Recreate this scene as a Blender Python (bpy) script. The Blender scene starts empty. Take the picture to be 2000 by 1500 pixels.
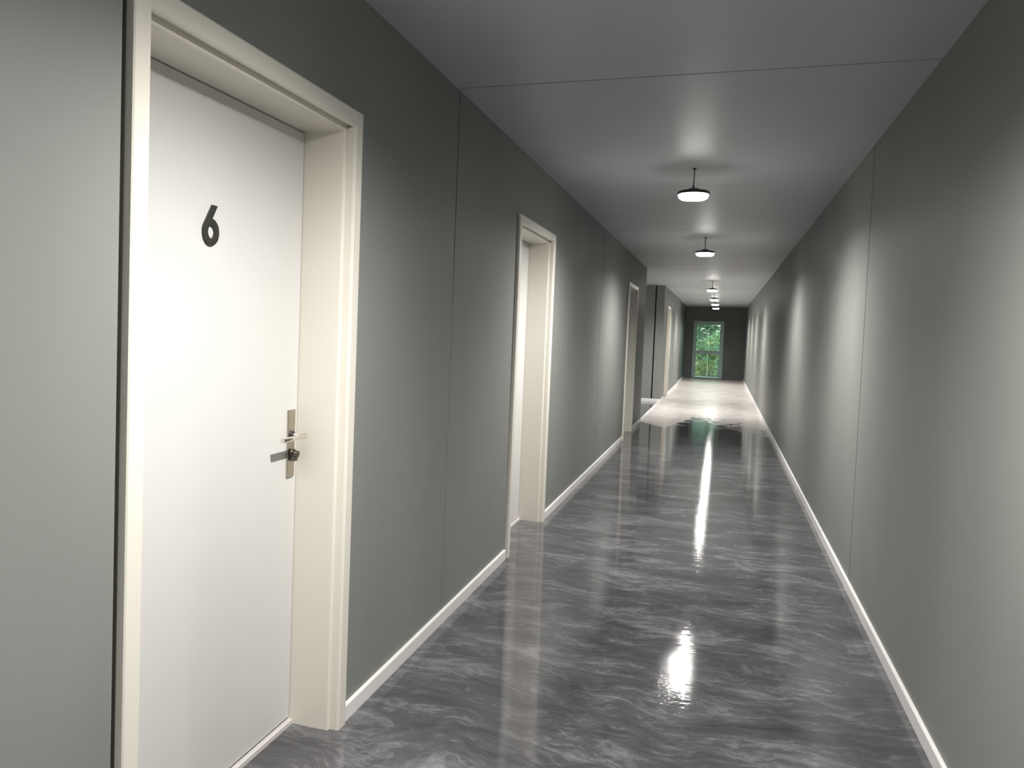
import bpy, bmesh, math, random
from mathutils import Vector, Matrix

scene = bpy.context.scene
COL = scene.collection
PI = math.pi

# ------------------------------------------------------------------ camera
cam_data = bpy.data.cameras.new('camera')
cam = bpy.data.objects.new('camera', cam_data)
COL.objects.link(cam)
FW = Vector((-0.30570981, 0.95095849, -0.0471112))
RT = Vector((0.95082676, 0.30750187, 0.03702809))
UP = Vector((-0.04969896, 0.03347474, 0.99820311))
cam.matrix_world = Matrix(((RT.x, UP.x, -FW.x, 1.21),
                           (RT.y, UP.y, -FW.y, 0.0),
                           (RT.z, UP.z, -FW.z, 1.3952),
                           (0, 0, 0, 1)))
cam_data.sensor_fit = 'HORIZONTAL'
cam_data.sensor_width = 36.0
cam_data.lens = 1538.16 * 36.0 / 2000.0
cam_data.shift_x = 87.05 / 2000.0
cam_data.shift_y = -33.19 / 2000.0
cam_data.clip_start = 0.02
scene.camera = cam

# ------------------------------------------------------------------ world and exposure
world = bpy.data.worlds.new('world')
scene.world = world
world.use_nodes = True
wn = world.node_tree.nodes
wl = world.node_tree.links
wn.clear()
sky = wn.new('ShaderNodeTexSky')
sky.sky_type = 'NISHITA'
sky.sun_disc = False
sky.sun_elevation = math.radians(38)
sky.sun_rotation = math.radians(200)
sky.dust_density = 3.0
bg = wn.new('ShaderNodeBackground')
bg.inputs['Strength'].default_value = 0.85
wo = wn.new('ShaderNodeOutputWorld')
wl.new(sky.outputs[0], bg.inputs['Color'])
wl.new(bg.outputs[0], wo.inputs['Surface'])

scene.view_settings.view_transform = 'Standard'
scene.view_settings.look = 'None'
scene.view_settings.gamma = 1.0
scene.view_settings.use_curve_mapping = False
scene.view_settings.exposure = 0.5

SPOT_POWER = 190.0
SPOT_ANGLE = 167.0
SPOT_BLEND = 1.0
SPOT_COLOR = (1.0, 0.975, 0.93)
LENS_STRENGTH = 28.0

# ------------------------------------------------------------------ dimensions
W = 1.960
H = 2.500
YB, YF = -3.0, 28.5          # corridor ends
A0, A1 = 13.08, 17.40        # side passage on the left
AX = -2.2                    # depth of the side passage
LAMP_Y = [-1.95, 1.70, 5.38, 9.05, 15.85, 19.60, 22.35, 25.10]
LAMP_X = 0.985

# ------------------------------------------------------------------ materials
def new_mat(name):
    m = bpy.data.materials.new(name)
    m.use_nodes = True
    nt = m.node_tree
    b = nt.nodes['Principled BSDF']
    return m, nt, b

def pos(nt, scale=(1, 1, 1)):
    g = nt.nodes.new('ShaderNodeNewGeometry')
    mp = nt.nodes.new('ShaderNodeMapping')
    mp.inputs['Scale'].default_value = scale
    nt.links.new(g.outputs['Position'], mp.inputs['Vector'])
    return mp.outputs[0]

def noise(nt, vec, scale, detail=3, rough=0.5, dist=0.0):
    n = nt.nodes.new('ShaderNodeTexNoise')
    n.inputs['Scale'].default_value = scale
    n.inputs['Detail'].default_value = detail
    n.inputs['Roughness'].default_value = rough
    n.inputs['Distortion'].default_value = dist
    nt.links.new(vec, n.inputs['Vector'])
    return n.outputs[0]

def ramp(nt, fac, stops):
    r = nt.nodes.new('ShaderNodeValToRGB')
    els = r.color_ramp.elements
    while len(els) < len(stops):
        els.new(0.5)
    for e, (p, c) in zip(els, stops):
        e.position = p
        e.color = (c, c, c, 1) if isinstance(c, (int, float)) else (*c, 1)
    nt.links.new(fac, r.inputs[0])
    return r.outputs[0]

def maths(nt, op, a, b=None, clamp=False):
    n = nt.nodes.new('ShaderNodeMath')
    n.operation = op
    n.use_clamp = clamp
    for i, v in enumerate((a, b)):
        if v is None:
            continue
        if isinstance(v, (int, float)):
            n.inputs[i].default_value = v
        else:
            nt.links.new(v, n.inputs[i])
    return n.outputs[0]

def mixc(nt, fac, a, b):
    n = nt.nodes.new('ShaderNodeMix')
    n.data_type = 'RGBA'
    if isinstance(fac, (int, float)):
        n.inputs[0].default_value = fac
    else:
        nt.links.new(fac, n.inputs[0])
    for sock, v in ((n.inputs[6], a), (n.inputs[7], b)):
        if isinstance(v, tuple):
            sock.default_value = (*v, 1)
        else:
            nt.links.new(v, sock)
    return n.outputs[2]

def bump(nt, b, height, strength, distance=0.001):
    n = nt.nodes.new('ShaderNodeBump')
    n.inputs['Strength'].default_value = strength
    n.inputs['Distance'].default_value = distance
    nt.links.new(height, n.inputs['Height'])
    nt.links.new(n.outputs[0], b.inputs['Normal'])

def plain(name, color, rough, metal=0.0, spec=0.5, vary=0.03, nscale=6.0, bump_s=0.0, bump_scale=200.0):
    m, nt, b = new_mat(name)
    v = noise(nt, pos(nt), nscale, 3)
    lo = tuple(c * (1 - vary) for c in color)
    hi = tuple(min(1, c * (1 + vary)) for c in color)
    nt.links.new(ramp(nt, v, [(0.3, lo), (0.7, hi)]), b.inputs['Base Color'])
    b.inputs['Roughness'].default_value = rough
    b.inputs['Metallic'].default_value = metal
    b.inputs['Specular IOR Level'].default_value = spec
    if bump_s:
        bump(nt, b, noise(nt, pos(nt), bump_scale, 2), bump_s, 0.0005)
    return m

def wall_material():
    m, nt, b = new_mat('grey_green_panel')
    base = ramp(nt, noise(nt, pos(nt, (1, 1, 0.6)), 1.6, 4), [(0.3, (0.215, 0.224, 0.212)), (0.7, (0.240, 0.248, 0.234))])
    # sparse dark specks of dirt
    vo = nt.nodes.new('ShaderNodeTexVoronoi')
    vo.inputs['Scale'].default_value = 7.0
    nt.links.new(pos(nt), vo.inputs['Vector'])
    sp = ramp(nt, vo.outputs['Distance'], [(0.010, 1.0), (0.022, 0.0)])
    keep = ramp(nt, noise(nt, pos(nt), 3.0, 1), [(0.55, 0.0), (0.6, 0.6)])
    base = mixc(nt, maths(nt, 'MULTIPLY', sp, keep), base, (0.05, 0.05, 0.05))
    nt.links.new(base, b.inputs['Base Color'])
    b.inputs['Roughness'].default_value = 0.5
    b.inputs['Specular IOR Level'].default_value = 0.12
    bump(nt, b, noise(nt, pos(nt), 260, 2), 0.08, 0.0004)
    return m

def floor_material():
    m, nt, b = new_mat('poured_resin_floor')
    # domain-warped wisps running mostly across the corridor
    p0 = pos(nt, (1.0, 1.0, 1.0))
    w = nt.nodes.new('ShaderNodeTexNoise')
    w.inputs['Scale'].default_value = 2.2
    w.inputs['Detail'].default_value = 5
    nt.links.new(p0, w.inputs['Vector'])
    sub = nt.nodes.new('ShaderNodeVectorMath'); sub.operation = 'SUBTRACT'
    sub.inputs[1].default_value = (0.5, 0.5, 0.5)
    nt.links.new(w.outputs['Color'], sub.inputs[0])
    scl = nt.nodes.new('ShaderNodeVectorMath'); scl.operation = 'SCALE'
    scl.inputs['Scale'].default_value = 0.36
    nt.links.new(sub.outputs[0], scl.inputs[0])
    add = nt.nodes.new('ShaderNodeVectorMath'); add.operation = 'ADD'
    nt.links.new(p0, add.inputs[0]); nt.links.new(scl.outputs[0], add.inputs[1])
    def layer(rot, sc, scale, detail, rough, dist):
        mp = nt.nodes.new('ShaderNodeMapping')
        mp.inputs['Rotation'].default_value = (0, 0, math.radians(rot))
        mp.inputs['Scale'].default_value = sc
        nt.links.new(add.outputs[0], mp.inputs['Vector'])
        return noise(nt, mp.outputs[0], scale, detail, rough, dist)
    n1 = layer(14, (1.0, 3.2, 1), 2.1, 8, 0.62, 0.5)
    ridges = ramp(nt, maths(nt, 'ABSOLUTE', maths(nt, 'SUBTRACT', n1, 0.5)), [(0.0, 1.0), (0.03, 0.35), (0.10, 0.0)])
    n3 = layer(-6, (1.2, 4.6, 1), 3.6, 6, 0.6, 0.3)
    ridges2 = ramp(nt, maths(nt, 'ABSOLUTE', maths(nt, 'SUBTRACT', n3, 0.47)), [(0.0, 1.0), (0.05, 0.0)])
    n2 = layer(8, (1.0, 2.4, 1), 1.7, 8, 0.68, 0.2)
    clouds = ramp(nt, n2, [(0.36, 0.0), (0.64, 1.0)])
    f = maths(nt, 'ADD', maths(nt, 'MULTIPLY', ridges, 0.26), maths(nt, 'MULTIPLY', clouds, 0.56))
    f = maths(nt, 'ADD', f, maths(nt, 'MULTIPLY', ridges2, 0.20), clamp=True)
    dark = ramp(nt, f, [(0.0, (0.046, 0.047, 0.052)), (0.45, (0.084, 0.084, 0.091)), (1.0, (0.225, 0.223, 0.235))])
    # paler, duller coat beyond the side passage, with lamplight painted in; ragged near edge
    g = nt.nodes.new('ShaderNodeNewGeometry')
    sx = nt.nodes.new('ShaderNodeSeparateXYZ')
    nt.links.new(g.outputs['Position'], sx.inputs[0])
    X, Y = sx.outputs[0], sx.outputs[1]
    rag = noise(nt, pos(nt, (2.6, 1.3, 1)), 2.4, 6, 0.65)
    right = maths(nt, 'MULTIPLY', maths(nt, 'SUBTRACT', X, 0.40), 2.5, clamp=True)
    e_left = maths(nt, 'SUBTRACT', 13.06, maths(nt, 'MULTIPLY', X, 1.67))  # passage lamp's shadow edge, painted into the coat colour
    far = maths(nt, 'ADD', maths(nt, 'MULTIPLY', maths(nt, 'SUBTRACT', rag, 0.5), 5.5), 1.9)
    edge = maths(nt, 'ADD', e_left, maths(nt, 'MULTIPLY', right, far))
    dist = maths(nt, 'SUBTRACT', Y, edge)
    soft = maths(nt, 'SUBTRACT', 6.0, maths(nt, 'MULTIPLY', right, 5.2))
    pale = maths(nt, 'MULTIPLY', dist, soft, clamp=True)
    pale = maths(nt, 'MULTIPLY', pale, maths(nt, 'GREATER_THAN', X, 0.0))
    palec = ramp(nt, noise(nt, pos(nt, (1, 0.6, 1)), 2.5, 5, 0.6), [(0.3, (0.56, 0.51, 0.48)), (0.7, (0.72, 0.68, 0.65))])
    # the first metres of the pale coat stay a little darker
    pale_mix = maths(nt, 'ADD', maths(nt, 'MULTIPLY', maths(nt, 'SUBTRACT', Y, 11.5), 0.30), maths(nt, 'SUBTRACT', 1.0, right), clamp=True)
    palec = mixc(nt, pale_mix, (0.26, 0.24, 0.225), palec)
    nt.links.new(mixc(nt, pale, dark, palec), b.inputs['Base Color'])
    rr = maths(nt, 'ADD', maths(nt, 'MULTIPLY', noise(nt, pos(nt), 5.0, 3), 0.03), 0.045)
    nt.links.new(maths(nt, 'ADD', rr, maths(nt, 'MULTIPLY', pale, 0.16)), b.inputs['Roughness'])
    b.inputs['IOR'].default_value = 1.5
    hh = maths(nt, 'ADD', maths(nt, 'MULTIPLY', noise(nt, pos(nt, (0.14, 1.0, 1)), 30.0, 4, 0.65), 0.45),
               maths(nt, 'MULTIPLY', noise(nt, pos(nt, (0.12, 1.0, 1)), 9.0, 2), 0.5))
    # small scuffed, rippled patch in the coat
    px = maths(nt, 'DIVIDE', maths(nt, 'SUBTRACT', X, 1.03), 0.085)
    py = maths(nt, 'DIVIDE', maths(nt, 'SUBTRACT', Y, 3.28), 0.40)
    rad = maths(nt, 'ADD', maths(nt, 'MULTIPLY', px, px), maths(nt, 'MULTIPLY', py, py))
    patch = maths(nt, 'SUBTRACT', 1.0, rad, clamp=True)
    rip = noise(nt, pos(nt, (0.8, 1.0, 1)), 75.0, 3, 0.7, 0.6)
    hh = maths(nt, 'ADD', hh, maths(nt, 'MULTIPLY', maths(nt, 'MULTIPLY', patch, rip), 0.5))
    bump(nt, b, hh, 0.38, 0.004)
    return m

M_WALL = wall_material()
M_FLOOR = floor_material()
M_CEIL = plain('ceiling_panel_paint', (0.485, 0.515, 0.53), 0.45, spec=0.4, vary=0.02, nscale=2)
M_DARK = plain('dark_cavity', (0.012, 0.014, 0.014), 0.8)
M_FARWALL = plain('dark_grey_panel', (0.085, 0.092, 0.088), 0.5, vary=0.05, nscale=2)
M_WHITE = plain('white_door_lacquer', (0.645, 0.637, 0.622), 0.3, vary=0.006, bump_s=0.03)
M_FRAME = plain('cream_frame_lacquer', (0.74, 0.705, 0.635), 0.30, vary=0.006)
M_BASE = plain('white_baseboard_paint', (0.82, 0.80, 0.79), 0.35, vary=0.01)
M_SILL = plain('sill_paint', (0.66, 0.63, 0.61), 0.45, vary=0.03)
M_STEEL = plain('brushed_steel', (0.50, 0.455, 0.385), 0.32, metal=1.0, vary=0.06, nscale=40)
M_CHROME = plain('polished_steel', (0.78, 0.75, 0.70), 0.14, metal=1.0, vary=0.02)
M_NUM = plain('anthracite_numeral', (0.028, 0.029, 0.024), 0.45, vary=0.08, nscale=60)
M_BLACK = plain('black_lamp_body', (0.03, 0.03, 0.032), 0.4, vary=0.05)
M_GREYM = plain('grey_lamp_metal', (0.18, 0.18, 0.185), 0.45, metal=0.6)
M_WFRAME = plain('grey_window_profile', (0.30, 0.39, 0.37), 0.4)
M_BROWN = plain('brown_floor_trim', (0.22, 0.16, 0.09), 0.5, vary=0.15)
M_CONC = plain('pale_concrete', (0.55, 0.56, 0.53), 0.8, vary=0.12)
M_SOIL = plain('forest_ground', (0.07, 0.09, 0.035), 0.9, vary=0.4, nscale=3)
M_BARK = plain('bark', (0.20, 0.22, 0.15), 0.8, vary=0.3, nscale=12)

def glass_material():
    m, nt, b = new_mat('window_glass')
    nt.nodes.remove(b)
    out = nt.nodes['Material Output']
    tr = nt.nodes.new('ShaderNodeBsdfTransparent')
    tr.inputs[0].default_value = (0.86, 0.97, 0.92, 1)
    gl = nt.nodes.new('ShaderNodeBsdfGlossy')
    gl.inputs['Roughness'].default_value = 0.02
    fr = nt.nodes.new('ShaderNodeFresnel')
    fr.inputs[0].default_value = 1.45
    mx = nt.nodes.new('ShaderNodeMixShader')
    nt.links.new(fr.outputs[0], mx.inputs[0])
    nt.links.new(tr.outputs[0], mx.inputs[1])
    nt.links.new(gl.outputs[0], mx.inputs[2])
    nt.links.new(mx.outputs[0], out.inputs['Surface'])
    return m
M_GLASS = glass_material()

def leaf_material(name, c0, c1):
    m, nt, b = new_mat(name)
    col = ramp(nt, noise(nt, pos(nt), 5.0, 4, 0.7), [(0.3, c0), (0.7, c1)])
    nt.links.new(col, b.inputs['Base Color'])
    b.inputs['Roughness'].default_value = 0.5
    b.inputs['Specular IOR Level'].default_value = 0.3
    tl = nt.nodes.new('ShaderNodeBsdfTranslucent')
    nt.links.new(col, tl.inputs[0])
    mx = nt.nodes.new('ShaderNodeMixShader')
    mx.inputs[0].default_value = 0.35
    nt.links.new(b.outputs[0], mx.inputs[1])
    nt.links.new(tl.outputs[0], mx.inputs[2])
    nt.links.new(mx.outputs[0], nt.nodes['Material Output'].inputs['Surface'])
    return m
M_LEAF_A = leaf_material('blue_green_leaves', (0.07, 0.15, 0.10), (0.30, 0.44, 0.28))
M_LEAF_B = leaf_material('yellow_green_leaves', (0.16, 0.24, 0.07), (0.46, 0.52, 0.26))
M_LEAF_C = leaf_material('mid_green_leaves', (0.07, 0.17, 0.09), (0.32, 0.48, 0.28))

def lens_material():
    m, nt, b = new_mat('lit_lamp_lens')
    b.inputs['Base Color'].default_value = (0.9, 0.9, 0.88, 1)
    b.inputs['Emission Color'].default_value = (1.0, 0.975, 0.92, 1)
    b.inputs['Emission Strength'].default_value = LENS_STRENGTH
    b.inputs['Roughness'].default_value = 0.4
    return m
M_LENS = lens_material()

# ------------------------------------------------------------------ helpers
def add_box(bm, lo, hi, mi=0):
    x0, y0, z0 = lo
    x1, y1, z1 = hi
    v = [bm.verts.new(p) for p in ((x0, y0, z0), (x1, y0, z0), (x1, y1, z0), (x0, y1, z0),
                                   (x0, y0, z1), (x1, y0, z1), (x1, y1, z1), (x0, y1, z1))]
    for f in ((0, 3, 2, 1), (4, 5, 6, 7), (0, 1, 5, 4), (1, 2, 6, 5), (2, 3, 7, 6), (3, 0, 4, 7)):
        fc = bm.faces.new([v[i] for i in f])
        fc.material_index = mi

def link(name, bm, mats, parent=None, smooth=False, bevel=0.0, seg=2):
    bmesh.ops.recalc_face_normals(bm, faces=bm.faces)
    me = bpy.data.meshes.new(name)
    bm.to_mesh(me)
    bm.free()
    for m in (mats if isinstance(mats, (list, tuple)) else [mats]):
        me.materials.append(m)
    o = bpy.data.objects.new(name, me)
    COL.objects.link(o)
    if parent:
        o.parent = parent
    if smooth:
        for p in me.polygons:
            p.use_smooth = True
    if bevel:
        md = o.modifiers.new('bevel', 'BEVEL')
        md.width = bevel
        md.segments = seg
        md.limit_method = 'ANGLE'
        md.angle_limit = math.radians(35)
    return o

def box(name, lo, hi, mat, parent=None, bevel=0.0):
    bm = bmesh.new()
    add_box(bm, lo, hi)
    return link(name, bm, mat, parent, bevel=bevel)

def empty(name, loc):
    o = bpy.data.objects.new(name, None)
    o.location = loc
    o.empty_display_size = 0.1
    COL.objects.link(o)
    return o

def tag(o, label=None, cat=None, group=None, kind=None):
    if label: o['label'] = label
    if cat: o['category'] = cat
    if group: o['group'] = group
    if kind: o['kind'] = kind
    return o

def lathe(bm, prof, seg=48, center=(0, 0, 0), mi=0):
    rings = []
    for r, z in prof:
        if r < 1e-6:
            rings.append([bm.verts.new((center[0], center[1], center[2] + z))])
        else:
            rings.append([bm.verts.new((center[0] + r * math.cos(2 * PI * k / seg), center[1] + r * math.sin(2 * PI * k / seg), center[2] + z)) for k in range(seg)])
    for a, b in zip(rings, rings[1:]):
        for k in range(seg):
            k2 = (k + 1) % seg
            if len(a) == 1 and len(b) == 1:
                continue
            if len(a) == 1:
                f = bm.faces.new((a[0], b[k], b[k2]))
            elif len(b) == 1:
                f = bm.faces.new((a[k], a[k2], b[0]))
            else:
                f = bm.faces.new((a[k], a[k2], b[k2], b[k]))
            f.material_index = mi

def tube(bm, pts, rad, seg=12, caps=True):
    pts = [Vector(p) for p in pts]
    rads = rad if isinstance(rad, (list, tuple)) else [rad] * len(pts)
    prev = None
    rings = []
    for i, p in enumerate(pts):
        d = (pts[min(i + 1, len(pts) - 1)] - pts[max(i - 1, 0)]).normalized()
        if prev is None:
            n = d.orthogonal().normalized()
        else:
            n = (prev - d * prev.dot(d)).normalized()
        prev = n
        bn = d.cross(n)
        rings.append([bm.verts.new(p + (n * math.cos(2 * PI * k / seg) + bn * math.sin(2 * PI * k / seg)) * rads[i]) for k in range(seg)])
    for a, b in zip(rings, rings[1:]):
        for k in range(seg):
            bm.faces.new((a[k], a[(k + 1) % seg], b[(k + 1) % seg], b[k]))
    if caps:
        bm.faces.new(rings[0][::-1])
        bm.faces.new(rings[-1])

# ------------------------------------------------------------------ doors data (outer edges of the frame along the wall)
DOORS = [(1.362, 2.458), (4.648, 5.716), (10.60, 11.70), (18.35, 19.42)]
FW_ = 0.070      # frame face width incl. step
ZT = 2.040       # clear height
RECESS = (24.30, 25.35)

# ------------------------------------------------------------------ floor and ceiling
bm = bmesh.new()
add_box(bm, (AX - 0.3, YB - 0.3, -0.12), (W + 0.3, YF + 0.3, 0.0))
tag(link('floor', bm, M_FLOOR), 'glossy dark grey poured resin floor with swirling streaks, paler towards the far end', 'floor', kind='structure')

CE_SEAMS = [YB - 0.3, -1.45, 1.01, 3.47, 5.985, 8.425, 10.88, 13.33, 15.8, 18.2, 20.7, 23.1, 25.6, YF + 0.3]
bm = bmesh.new()
for a, b_ in zip(CE_SEAMS, CE_SEAMS[1:]):
    add_box(bm, (AX - 0.3, a + 0.005, H), (W + 0.3, b_ - 0.005, H + 0.05))
for a in CE_SEAMS[1:-1]:
    add_box(bm, (AX - 0.3, a - 0.005, H + 0.005), (W + 0.3, a + 0.005, H + 0.0499), 1)
add_box(bm, (AX - 0.3, YB - 0.3, H + 0.05), (W + 0.3, YF + 0.3, H + 0.15), 1)
tag(link('ceiling', bm, [M_CEIL, M_DARK]), 'flat grey panel ceiling with thin cross joints', 'ceiling', kind='structure')

# ------------------------------------------------------------------ walls
T = 0.20
SEAMS_L = [-1.4, 3.50, 8.19, 22.0]
SEAM_HW = 0.006
def span_with_seams(bm, x0, x1, ya, yb, z0, z1, seams):
    cuts = [ya]
    for s in seams:
        if ya + 0.02 < s < yb - 0.02:
            cuts += [s - SEAM_HW, s + SEAM_HW]
    cuts.append(yb)
    for a, b_ in zip(cuts[::2], cuts[1::2]):
        add_box(bm, (x0, a, z0), (x1, b_, z1))
    for a, b_ in zip(cuts[1:-1:2], cuts[2:-1:2]):      # dark sealant set back in each joint
        add_box(bm, (x0 + 0.005, a, z0), (x1 - 0.005, b_, z1), 1)

bm = bmesh.new()
openings = []
for (a, b_) in DOORS[:3]:
    openings.append((a - (0.011 if a < 2 else 0.020), b_ - 0.044, ZT + 0.055))
y = YB - 0.2
for (a, b_, zt) in openings:
    span_with_seams(bm, -T, 0, y, a, -0.02, H + 0.001, SEAMS_L)
    add_box(bm, (-T, a, zt), (0, b_, H + 0.001))
    y = b_
span_with_seams(bm, -T, 0, y, A0, -0.02, H + 0.001, SEAMS_L)
a, b_ = DOORS[3]
a -= 0.011; b_ -= 0.044
add_box(bm, (-0.169, A1, -0.02), (0, A1 + 0.1, H + 0.001))
span_with_seams(bm, -T, 0, A1 + 0.1, a, -0.02, H + 0.001, SEAMS_L)
add_box(bm, (-T, a, ZT + 0.055), (0, b_, H + 0.001))
span_with_seams(bm, -T, 0, b_, RECESS[0], -0.02, H + 0.001, SEAMS_L)
# dark lining behind the panels and inside the joints
add_box(bm, (-T - 0.06, YB - 0.2, -0.02), (-T - 0.001, A0 - 0.002, H), 1)
add_box(bm, (-T - 0.06, A1 + 0.25, -0.02), (-T - 0.001, YF + 0.2, H), 1)
tag(link('wall_left', bm, [M_WALL, M_DARK]), 'long grey-green panel wall with the white doors', 'wall', kind='structure')

# side passage
bm = bmesh.new()
add_box(bm, (AX, A1, -0.02), (-0.197, A1 + 0.2, H))
add_box(bm, (-0.197, A1 + 0.06, -0.02), (-0.1695, A1 + 0.098, H), 1)
tag(link('wall_passage_end', bm, [M_WALL, M_DARK]), 'grey wall facing the camera in the side passage, with a black vertical gap', 'wall', kind='structure')
box('wall_passage_side', (AX - 0.2, A0 - 0.3, -0.02), (AX, A1 + 0.2, H), M_WALL)
tag(bpy.data.objects['wall_passage_side'], 'closing wall at the end of the side passage', 'wall', kind='structure')
box('wall_passage_near', (AX, A0 - 0.2, -0.02), (-T - 0.06, A0, H), M_WALL)
tag(bpy.data.objects['wall_passage_near'], 'near wall of the side passage', 'wall', kind='structure')

bm = bmesh.new()
RS = 4.865
span_with_seams(bm, W, W + T, YB - 0.2, YF + 0.2, -0.02, H + 0.001, [RS])
add_box(bm, (W + T, YB - 0.2, -0.02), (W + T + 0.05, YF + 0.2, H), 1)
tag(link('wall_right', bm, [M_WALL, M_DARK]), 'long bare grey-green panel wall on the right with light scallops', 'wall', kind='structure')

WX0, WX1, WZ1 = 0.252, 1.262, 2.000
bm = bmesh.new()
add_box(bm, (-0.25, YF, -0.02), (WX0, YF + 0.2, H + 0.001))
add_box(bm, (WX1, YF, -0.02), (W + 0.1, YF + 0.2, H + 0.001))
add_box(bm, (WX0, YF, WZ1), (WX1, YF + 0.2, H + 0.001))
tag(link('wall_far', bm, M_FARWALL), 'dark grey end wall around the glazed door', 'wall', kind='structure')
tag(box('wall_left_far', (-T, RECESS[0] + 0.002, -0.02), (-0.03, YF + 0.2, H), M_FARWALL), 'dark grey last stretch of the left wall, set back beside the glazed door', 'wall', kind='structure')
tag(box('wall_back', (-0.3, YB - 0.2, -0.02), (W + 0.3, YB, H), M_WALL), 'closing wall behind the camera', 'wall', kind='structure')

# ------------------------------------------------------------------ baseboards
BH, BT = 0.058, 0.014
def baseboard(name, p0, p1, inward, label, e0=0.0, e1=0.0):
    """board along p0->p1 on the floor; inward = unit vector away from the wall; e0/e1 = scarf offsets"""
    prof = [(0, 0), (BT, 0), (BT, BH - 0.004), (BT - 0.002, BH - 0.001), (0, BH)]
    p0 = Vector(p0); p1 = Vector(p1); n = Vector(inward)
    d = (p1 - p0).normalized()
    bm = bmesh.new()
    rings = []
    for p, e in ((p0, e0), (p1, e1)):
        rings.append([bm.verts.new((*(p + n * t + d * e * (t / BT)), z)) for t, z in prof])
    k = len(prof)
    for i in range(k):
        bm.faces.new((rings[0][i], rings[0][(i + 1) % k], rings[1][(i + 1) % k], rings[1][i]))
    bm.faces.new(rings[0]); bm.faces.new(rings[1][::-1])
    return tag(link(name, bm, M_BASE), label, 'baseboard', kind='structure')

baseboard('baseboard_left', (0, YB + 0.001), (0, DOORS[0][0] - 0.001), (1, 0), 'white baseboard before the door numbered 6')
baseboard('baseboard_left', (0, DOORS[0][1] + 0.001), (0, DOORS[1][0] - 0.021), (1, 0), 'white baseboard between the first and second doors')
baseboard('baseboard_left', (0, DOORS[1][1] + 0.001), (0, DOORS[2][0] - 0.021), (1, 0), 'white baseboard between the second and third doors')
baseboard('baseboard_left', (0, DOORS[2][1] + 0.001), (0, A0 - 0.001), (1, 0), 'short white baseboard between the third door and the side passage')
baseboard('baseboard_left', (0, A1 - 0.016), (0, DOORS[3][0] - 0.021), (1, 0), 'white baseboard just beyond the side passage')
baseboard('baseboard_left', (0, DOORS[3][1] + 0.001), (0, RECESS[0] - 0.001), (1, 0), 'white baseboard beyond the farthest door')
baseboard('baseboard_left', (-0.03, RECESS[0] + 0.003), (-0.03, YF - 0.001), (1, 0), 'white baseboard ending at the dark end wall')
baseboard('baseboard_passage', (AX + 0.001, A1), (0.016, A1), (0, -1), 'white baseboard across the back of the side passage')
baseboard('baseboard_right', (W, YB + 0.001), (W, 6.078), (-1, 0), 'near length of white baseboard under the bare wall', e1=-0.012)
baseboard('baseboard_right', (W, 6.0815), (W, YF - 0.001), (-1, 0), 'far length of white baseboard under the bare wall', e0=-0.012)
tag(box('trim_1', (0.0, YF - 0.02, 0.001), (W, YF - 0.0005, 0.02), M_BROWN), 'thin brown strip at the foot of the end wall', 'trim', kind='structure')
tag(box('trim_2', (-0.045, A0 + 0.001, 0.0), (0.0, A1 - 0.02, 0.004), M_SILL), 'thin floor strip along the mouth of the side passage', 'trim', kind='structure')

# ------------------------------------------------------------------ doors
def sweep_frame(bm, y0, y1, zt, prof):
    """prof = [(w, x)] closed loop; w = distance outward from the clear opening"""
    rows = []
    for w, x in prof:
        rows.append([(x, y0 - w, 0.0), (x, y0 - w, zt + w), (x, y1 + w, zt + w), (x, y1 + w, 0.0)])
    vs = [[bm.verts.new(p) for p in r] for r in rows]
    n = len(prof)
    for i in range(n):
        j = (i + 1) % n
        for k in range(3):
            bm.faces.new((vs[i][k], vs[i][k + 1], vs[j][k + 1], vs[j][k]))
    bm.faces.new([vs[i][0] for i in range(n)])
    bm.faces.new([vs[i][3] for i in range(n)][::-1])

LX = -0.165      # face of the door leaf
def make_door(name, ya, yb, label, leafmat):
    d = empty(name, (0, (ya + yb) / 2, 0))
    tag(d, label, 'door', kind='structure')
    d.location = (0, 0, 0)
    y0, y1 = ya + FW_, yb - FW_
    # lining
    bm = bmesh.new()
    sweep_frame(bm, y0, y1, ZT, [(0.0, LX - 0.03), (0.0, -0.020), (0.0015, -0.0155), (0.006, -0.0135), (0.012, -0.0135), (0.050, -0.0135), (0.050, LX - 0.03)])
    link('door_lining', bm, M_FRAME, d)
    # face casing
    bm = bmesh.new()
    sweep_frame(bm, y0, y1, ZT, [(0.021, -0.0132), (0.020, 0.0045), (0.0145, 0.0065), (0.0135, 0.0115), (0.0155, 0.0170), (0.020, 0.020),
                                 (0.064, 0.020), (0.0685, 0.0175), (0.070, 0.013), (0.070, 0.0005), (0.052, 0.0005), (0.052, -0.0132)])
    for s_, yy in ((-1, y0), (1, y1)):     # the uprights have no groove
        ys = sorted((yy + s_ * 0.0128, yy + s_ * 0.0225))
        add_box(bm, (-0.0133, ys[0], 0.0), (0.0105, ys[1], ZT + 0.014))
    link('door_casing', bm, M_FRAME, d)
    leaf = box('door_leaf', (LX - 0.04, y0 + 0.003, 0.024), (LX, y1 - 0.003, ZT - 0.003), leafmat, d, bevel=0.001)
    box('door_sill', (LX - 0.03, y0 - 0.0, 0.0), (LX + 0.014, y1 + 0.0, 0.015), M_SILL, d)
    return d, leaf

d1, leaf1 = make_door('door_1', *DOORS[0], 'large white door bearing the dark number 6, with a steel lever handle', M_WHITE)
d2, leaf2 = make_door('door_2', *DOORS[1], 'second door from the camera, plain white in a cream frame', M_WHITE)
d3, leaf3 = make_door('door_3', *DOORS[2], 'third cream-framed door, just before the side passage', M_WHITE)
d4, leaf4 = make_door('door_4', *DOORS[3], 'farthest cream-framed door, just beyond the side passage', M_WHITE)
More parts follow.
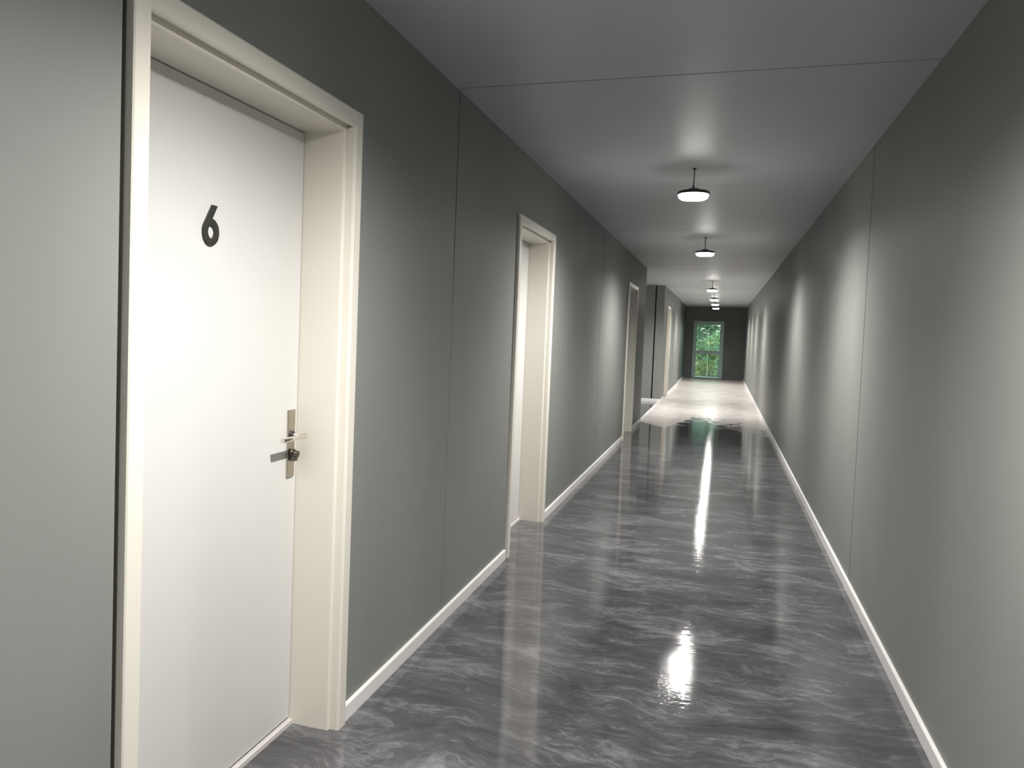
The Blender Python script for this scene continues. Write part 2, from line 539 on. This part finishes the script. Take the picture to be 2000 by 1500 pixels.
# number 6 on the first door
def make_six(parent):
    cv = bpy.data.curves.new('six_curve', 'CURVE')
    cv.dimensions = '2D'
    cv.fill_mode = 'BOTH'
    cv.extrude = 0.0035
    R, rin = 0.0352, 0.0163
    outer = []
    a0, a1 = math.radians(152), math.radians(360 + 84)
    for i in range(64):
        a = a0 + (a1 - a0) * i / 63
        outer.append((R * math.cos(a), 1.07 * R * math.sin(a)))
    outer.append((0.0262, 0.0748))
    outer.append((0.0048, 0.0760))
    inner = [(rin * 0.98 * math.cos(2 * PI * i / 48) + 0.0005, rin * 1.12 * math.sin(2 * PI * i / 48)) for i in range(48)]
    for pts in (outer, inner):
        s = cv.splines.new('POLY')
        s.points.add(len(pts) - 1)
        for p, (a, b_) in zip(s.points, pts):
            p.co = (a, b_, 0, 1)
        s.use_cyclic_u = True
    tmp = bpy.data.objects.new('tmp_six', cv)
    COL.objects.link(tmp)
    dg = bpy.context.evaluated_depsgraph_get()
    me = bpy.data.meshes.new_from_object(tmp.evaluated_get(dg))
    bpy.data.objects.remove(tmp)
    bpy.data.curves.remove(cv)
    me.name = 'door_number'
    # local x -> world +y, local y -> world +z, local z -> world +x
    me.transform(Matrix(((0, 0, 1, LX + 0.0036), (1, 0, 0, 1.881), (0, 1, 0, 1.641), (0, 0, 0, 1))))
    me.materials.clear()
    me.materials.append(M_NUM)
    o = bpy.data.objects.new('door_number', me)
    COL.objects.link(o)
    o.parent = parent
    o['label'] = 'dark numeral 6'
    return o
make_six(leaf1)

# lever handle set on the first door
HY, HZ = 2.343, 1.019
bm = bmesh.new(); add_box(bm, (LX, HY - 0.022, 0.876), (LX + 0.007, HY + 0.022, 1.104))
o = link('handle_plate', bm, M_STEEL, leaf1, bevel=0.0015); o['label'] = 'tall brushed steel back plate'
bm = bmesh.new()
tube(bm, [(LX + 0.007, HY - 0.003, HZ), (LX + 0.062, HY - 0.003, HZ)], 0.0072, 24)
tube(bm, [(LX + 0.057, HY + 0.005, HZ), (LX + 0.057, HY - 0.142, HZ)], 0.0085, 24)
o = link('lever_handle', bm, M_CHROME, leaf1, smooth=False, bevel=0.0008); o['label'] = 'bright steel lever handle'
for p in o.data.polygons:
    p.use_smooth = len(p.vertices) == 4
bm = bmesh.new()
tube(bm, [(LX + 0.007, HY - 0.003, HZ), (LX + 0.014, HY - 0.003, HZ)], 0.0135, 24)
o = link('handle_rose', bm, M_BLACK, leaf1); o['label'] = 'black ring at the handle neck'
bm = bmesh.new()
tube(bm, [(LX + 0.007, HY - 0.001, 0.957), (LX + 0.020, HY - 0.001, 0.957)], 0.0145, 24)
tube(bm, [(LX + 0.020, HY - 0.001, 0.955), (LX + 0.034, HY - 0.001, 0.955)], 0.0115, 24)
add_box(bm, (LX + 0.007, HY - 0.011, 0.932), (LX + 0.028, HY + 0.009, 0.957))
o = link('lock_cylinder', bm, plain('dark_steel', (0.16, 0.15, 0.13), 0.3, metal=1.0), leaf1, bevel=0.0015); o['label'] = 'dark lock cylinder'

# ------------------------------------------------------------------ glazed end door
win = empty('window_1', (0, 0, 0))
tag(win, 'glazed end door with two panes looking onto green trees', 'glazed door', kind='structure')
gy0, gy1 = YF + 0.02, YF + 0.10
bm = bmesh.new()
add_box(bm, (WX0, gy0, 0.0), (WX0 + 0.05, gy1, WZ1))
add_box(bm, (WX1 - 0.05, gy0, 0.0), (WX1, gy1, WZ1))
add_box(bm, (WX0 + 0.05, gy0, WZ1 - 0.05), (WX1 - 0.05, gy1, WZ1))
add_box(bm, (WX0 + 0.05, gy0, 0.0), (WX1 - 0.05, gy1, 0.03))
link('window_frame', bm, M_WFRAME, win, bevel=0.004)
s0, s1 = WX0 + 0.053, WX1 - 0.053
bm = bmesh.new()
sy0, sy1 = gy0 - 0.006, gy1 - 0.02
add_box(bm, (s0, sy0, 0.033), (s0 + 0.06, sy1, WZ1 - 0.053))
add_box(bm, (s1 - 0.075, sy0, 0.033), (s1, sy1, WZ1 - 0.053))
add_box(bm, (s0 + 0.06, sy0, WZ1 - 0.12), (s1 - 0.075, sy1, WZ1 - 0.053))
add_box(bm, (s0 + 0.06, sy0, 0.85), (s1 - 0.075, sy1, 0.985))
add_box(bm, (s0 + 0.06, sy0, 0.033), (s1 - 0.075, sy1, 0.06))
link('sash', bm, M_WFRAME, win, bevel=0.004)
for z0, z1 in ((0.06, 0.85), (0.985, WZ1 - 0.12)):
    box('pane', (s0 + 0.06, YF + 0.055, z0), (s1 - 0.075, YF + 0.059, z1), M_GLASS, win)

# ------------------------------------------------------------------ ceiling lights
def make_light():
    root = empty('ceiling_light', (0, 0, H))
    # origin at the ceiling; everything below in local z
    bm = bmesh.new()   # ceiling hook and cord
    lathe(bm, [(0.0, 0.0), (0.012, 0.0), (0.012, -0.006), (0.004, -0.010), (0.0, -0.010)], 16)
    tube(bm, [(0.000, 0, -0.008), (0.001, 0, -0.04), (-0.001, 0, -0.07), (0.000, 0, -0.10), (-0.003, 0, -0.118)], 0.0028, 8)
    tube(bm, [(0.004, 0.003, -0.008), (0.005, 0.004, -0.05), (0.001, 0.003, -0.09), (-0.004, 0.002, -0.118)], 0.002, 8)
    link('hanging_cord', bm, M_BLACK, root, smooth=True)
    bm = bmesh.new()   # hook ring and knot
    pts = [(0.011 * math.sin(a) - 0.004, 0, -0.123 + 0.010 * math.cos(a)) for a in [2 * PI * k / 14 for k in range(15)]]
    tube(bm, pts, 0.0032, 8)
    tube(bm, [(-0.012, 0, -0.125), (0.006, 0, -0.133)], 0.005, 8)
    link('hook', bm, M_BLACK, root, smooth=True)
    bm = bmesh.new()   # flat driver box
    lathe(bm, [(0.0, -0.130), (0.030, -0.130), (0.034, -0.134), (0.034, -0.146), (0.0, -0.146)], 32)
    link('driver_housing', bm, M_GREYM, root)
    bm = bmesh.new()   # round body with cooling fins
    lathe(bm, [(0.0, -0.142), (0.055, -0.142), (0.085, -0.147), (0.100, -0.155), (0.104, -0.161), (0.104, -0.170), (0.098, -0.172), (0.0, -0.172)], 48)
    for k in range(24):
        a = 2 * PI * k / 24
        c, s = math.cos(a), math.sin(a)
        for r0, r1 in ((0.040, 0.098),):
            v = [bm.verts.new((r * c - t * s, r * s + t * c, z)) for (r, z) in ((r0, -0.140), (r1, -0.150), (r1, -0.157), (r0, -0.146)) for t in (-0.0012, 0.0012)]
            for f in ((0, 2, 3, 1), (2, 4, 5, 3), (4, 6, 7, 5), (6, 0, 1, 7), (0, 6, 4, 2), (1, 3, 5, 7)):
                bm.faces.new([v[i] for i in f])
    link('lamp_body', bm, M_BLACK, root)
    bm = bmesh.new()   # ring-shaped glowing lens around a dark centre
    lathe(bm, [(0.030, -0.1725), (0.097, -0.1725), (0.0965, -0.177), (0.091, -0.190), (0.079, -0.200), (0.062, -0.202), (0.044, -0.196), (0.032, -0.184), (0.030, -0.1725)], 48)
    o = link('lamp_lens', bm, M_LENS, root, smooth=True); o['label'] = 'glowing white ring lens'
    bm = bmesh.new()
    lathe(bm, [(0.0, -0.1725), (0.028, -0.1725), (0.028, -0.184), (0.022, -0.190), (0.0, -0.190)], 32)
    link('centre_cap', bm, M_GREYM, root)
    ld = bpy.data.lights.new('lamp_light', 'SPOT')
    ld.energy = SPOT_POWER
    ld.color = SPOT_COLOR
    ld.spot_size = math.radians(SPOT_ANGLE)
    ld.spot_blend = SPOT_BLEND
    ld.shadow_soft_size = 0.022
    lo = bpy.data.objects.new('lamp_light', ld)
    lo.location = (0, 0, -0.228)
    COL.objects.link(lo)
    lo.parent = root
    return root

lamp_labels = {
    -1.95: 'round ceiling light behind the camera',
    1.70: 'round ceiling light hanging just outside the top of the photo',
    5.38: 'nearest and largest glowing round light, hanging on a dark cord',
    9.05: 'second glowing round light from the camera',
    15.85: 'third glowing round light, above the mouth of the side passage',
    19.60: 'fourth round light, topmost of the close far cluster',
    22.35: 'fifth round light, middle one of the far cluster',
    25.10: 'farthest and smallest round light, right before the dark end wall',
}
proto = make_light()
for i, y in enumerate(LAMP_Y):
    if i == 0:
        r = proto
    else:
        r = proto.copy()
        COL.objects.link(r)
        for ch in list(proto.children):
            c = ch.copy()
            COL.objects.link(c)
            c.parent = r
    r.location = (LAMP_X, y, H)
    r.rotation_euler = (0, 0, 0.6 * i)
    tag(r, lamp_labels[y], 'ceiling light', 'round ceiling lights hanging along the corridor')
# the same kind of light hangs in the side passage
r = proto.copy()
COL.objects.link(r)
for ch in list(proto.children):
    c = ch.copy()
    COL.objects.link(c)
    c.parent = r
r.location = (-1.2, 15.1, H)
tag(r, 'round ceiling light inside the side passage, hidden behind the left wall', 'ceiling light', 'round ceiling lights hanging along the corridor')

# ------------------------------------------------------------------ outside
random.seed(7)
tag(box('ground_outside', (-14, YF + 0.2, -0.30), (16, 60, -0.16), M_SOIL), 'shaded forest ground outside the glazed door', 'ground', kind='structure')
tag(box('doorstep', (-1.2, YF + 0.2, -0.16), (3.0, YF + 1.3, 0.015), M_CONC, bevel=0.01), 'pale concrete step outside the glazed door', 'step', kind='structure')

def leaf_cloud(name, mat, parent, blobs, n, size, flat=0.5):
    """many small leaves spread in ellipsoid shells; blobs = [(center, radii)]"""
    verts, faces = [], []
    vols = [r[0] * r[1] * r[2] for _, r in blobs]
    for _ in range(n):
        (c, rr) = random.choices(blobs, vols)[0]
        while True:
            p = Vector((random.uniform(-1, 1), random.uniform(-1, 1), random.uniform(-1, 1)))
            if 0.25 < p.length < 1:
                break
        q = Vector((c[0] + p.x * rr[0], c[1] + p.y * rr[1], c[2] + p.z * rr[2]))
        nrm = Vector((random.gauss(0, flat), random.gauss(0, flat), 1)).normalized()
        t = nrm.orthogonal().normalized()
        t.rotate(Matrix.Rotation(random.uniform(0, 2 * PI), 3, nrm))
        b_ = nrm.cross(t)
        s = size * random.uniform(0.6, 1.3)
        k = len(verts)
        verts += [q - t * s, q - b_ * s * 0.45 + nrm * s * 0.12, q + t * s * 1.1 - nrm * s * 0.15, q + b_ * s * 0.45 + nrm * s * 0.12]
        faces.append((k, k + 1, k + 2, k + 3))
    me = bpy.data.meshes.new(name)
    me.from_pydata([tuple(v) for v in verts], [], faces)
    me.materials.append(mat)
    o = bpy.data.objects.new(name, me)
    COL.objects.link(o)
    o.parent = parent
    return o

def tree(x, y, h, spread, mat, label, n, size, low=0.35, group=None, lean=0.0, trunk=0.07, name='tree', cat='tree', flat=0.5):
    root = empty(name, (x, y, -0.17))
    tag(root, label, cat, group)
    bm = bmesh.new()
    top = Vector((lean, 0, h * 0.9))
    tube(bm, [(0, 0, 0), (lean * 0.15, 0.02, h * 0.3), (lean * 0.5, 0.05, h * 0.6), top], [trunk, trunk * 0.8, trunk * 0.55, trunk * 0.2], 8)
    blobs = []
    nb = 9
    for i in range(nb):
        a = i * 2.399
        f = i / (nb - 1)
        z = h * (low + (1 - low) * f)
        rad = spread * (1.0 - 0.45 * f) * 0.62
        c = (lean * f + math.cos(a) * rad, math.sin(a) * rad, z)
        blobs.append((c, (spread * 0.55, spread * 0.55, h * 0.085 + 0.12)))
        base = Vector((lean * 0.5 * f, 0, max(0.1, z - h * 0.12)))
        tube(bm, [base, (base + Vector(c)) / 2 + Vector((0, 0, 0.04)), c], [trunk * 0.35, trunk * 0.25, trunk * 0.1], 6)
    link('trunk', bm, M_BARK, root, smooth=True)
    leaf_cloud('foliage', mat, root, blobs, n, size, flat)
    return root

G = 'trees outside the glazed end door'
tree(-0.75, 33.0, 5.2, 1.35, M_LEAF_A, 'blue-green layered tree outside, seen left through the upper pane', 7000, 0.085, 0.22, G, lean=0.35)
tree(2.1, 32.8, 4.6, 1.3, M_LEAF_C, 'light green leafy tree outside, seen right through the upper pane', 7000, 0.075, 0.25, G, lean=-0.3)
tree(0.7, 38.0, 7.0, 2.4, M_LEAF_A, 'large dark green tree standing behind the two nearer ones outside', 9000, 0.13, 0.15, G)
tree(-4.6, 36.5, 6.5, 2.3, M_LEAF_C, 'outer forest tree left of the glazed door view', 5000, 0.13, 0.12, G)
tree(6.0, 36.5, 6.5, 2.3, M_LEAF_A, 'outer forest tree right of the glazed door view', 5000, 0.13, 0.12, G)
tree(-0.2, 31.6, 1.15, 0.62, M_LEAF_B, 'low yellow-green bush outside, behind the left of the lower pane', 3500, 0.045, 0.08, trunk=0.02, name='bush', cat='bush', flat=0.9)
tree(1.55, 31.9, 1.2, 0.62, M_LEAF_C, 'low green bush outside, behind the right of the lower pane', 3000, 0.05, 0.08, trunk=0.02, name='bush', cat='bush', flat=0.9)
tree(0.75, 34.9, 1.5, 0.85, M_LEAF_B, 'broad yellow-green bush outside, in the middle behind the saplings', 4500, 0.06, 0.05, trunk=0.02, name='bush', cat='bush', flat=0.9)

def sapling(x, y, pts, label):
    root = empty('sapling', (x, y, -0.17))
    tag(root, label, 'sapling', 'thin pale saplings outside the lower pane')
    bm = bmesh.new()
    tube(bm, pts, [0.016 - 0.010 * i / (len(pts) - 1) for i in range(len(pts))], 7)
    link('stem', bm, plain('pale_bark', (0.38, 0.44, 0.30), 0.7, vary=0.2) if 'pale_bark' not in bpy.data.materials else bpy.data.materials['pale_bark'], root, smooth=True)
    blobs = [((p[0], p[1], p[2]), (0.16, 0.16, 0.10)) for p in pts[2:]]
    leaf_cloud('foliage', M_LEAF_C, root, blobs, 260, 0.035, 0.8)
sapling(0.72, 30.7, [(0, 0, 0), (0.02, 0, 0.4), (0.0, 0, 0.8), (0.04, 0.02, 1.2), (0.02, 0, 1.6)], 'straight thin pale sapling near the middle of the lower pane')
sapling(1.12, 30.6, [(0, 0, 0), (0.06, 0, 0.35), (0.05, 0, 0.7), (-0.04, 0, 1.0), (-0.16, 0, 1.25)], 'bowed thin pale sapling at the right of the lower pane')
sapling(1.20, 31.0, [(0, 0, 0), (0.02, 0, 0.4), (0.0, 0, 0.8), (-0.07, 0, 1.1), (-0.2, 0, 1.4)], 'second bowed sapling, right behind the rightmost bowed one')
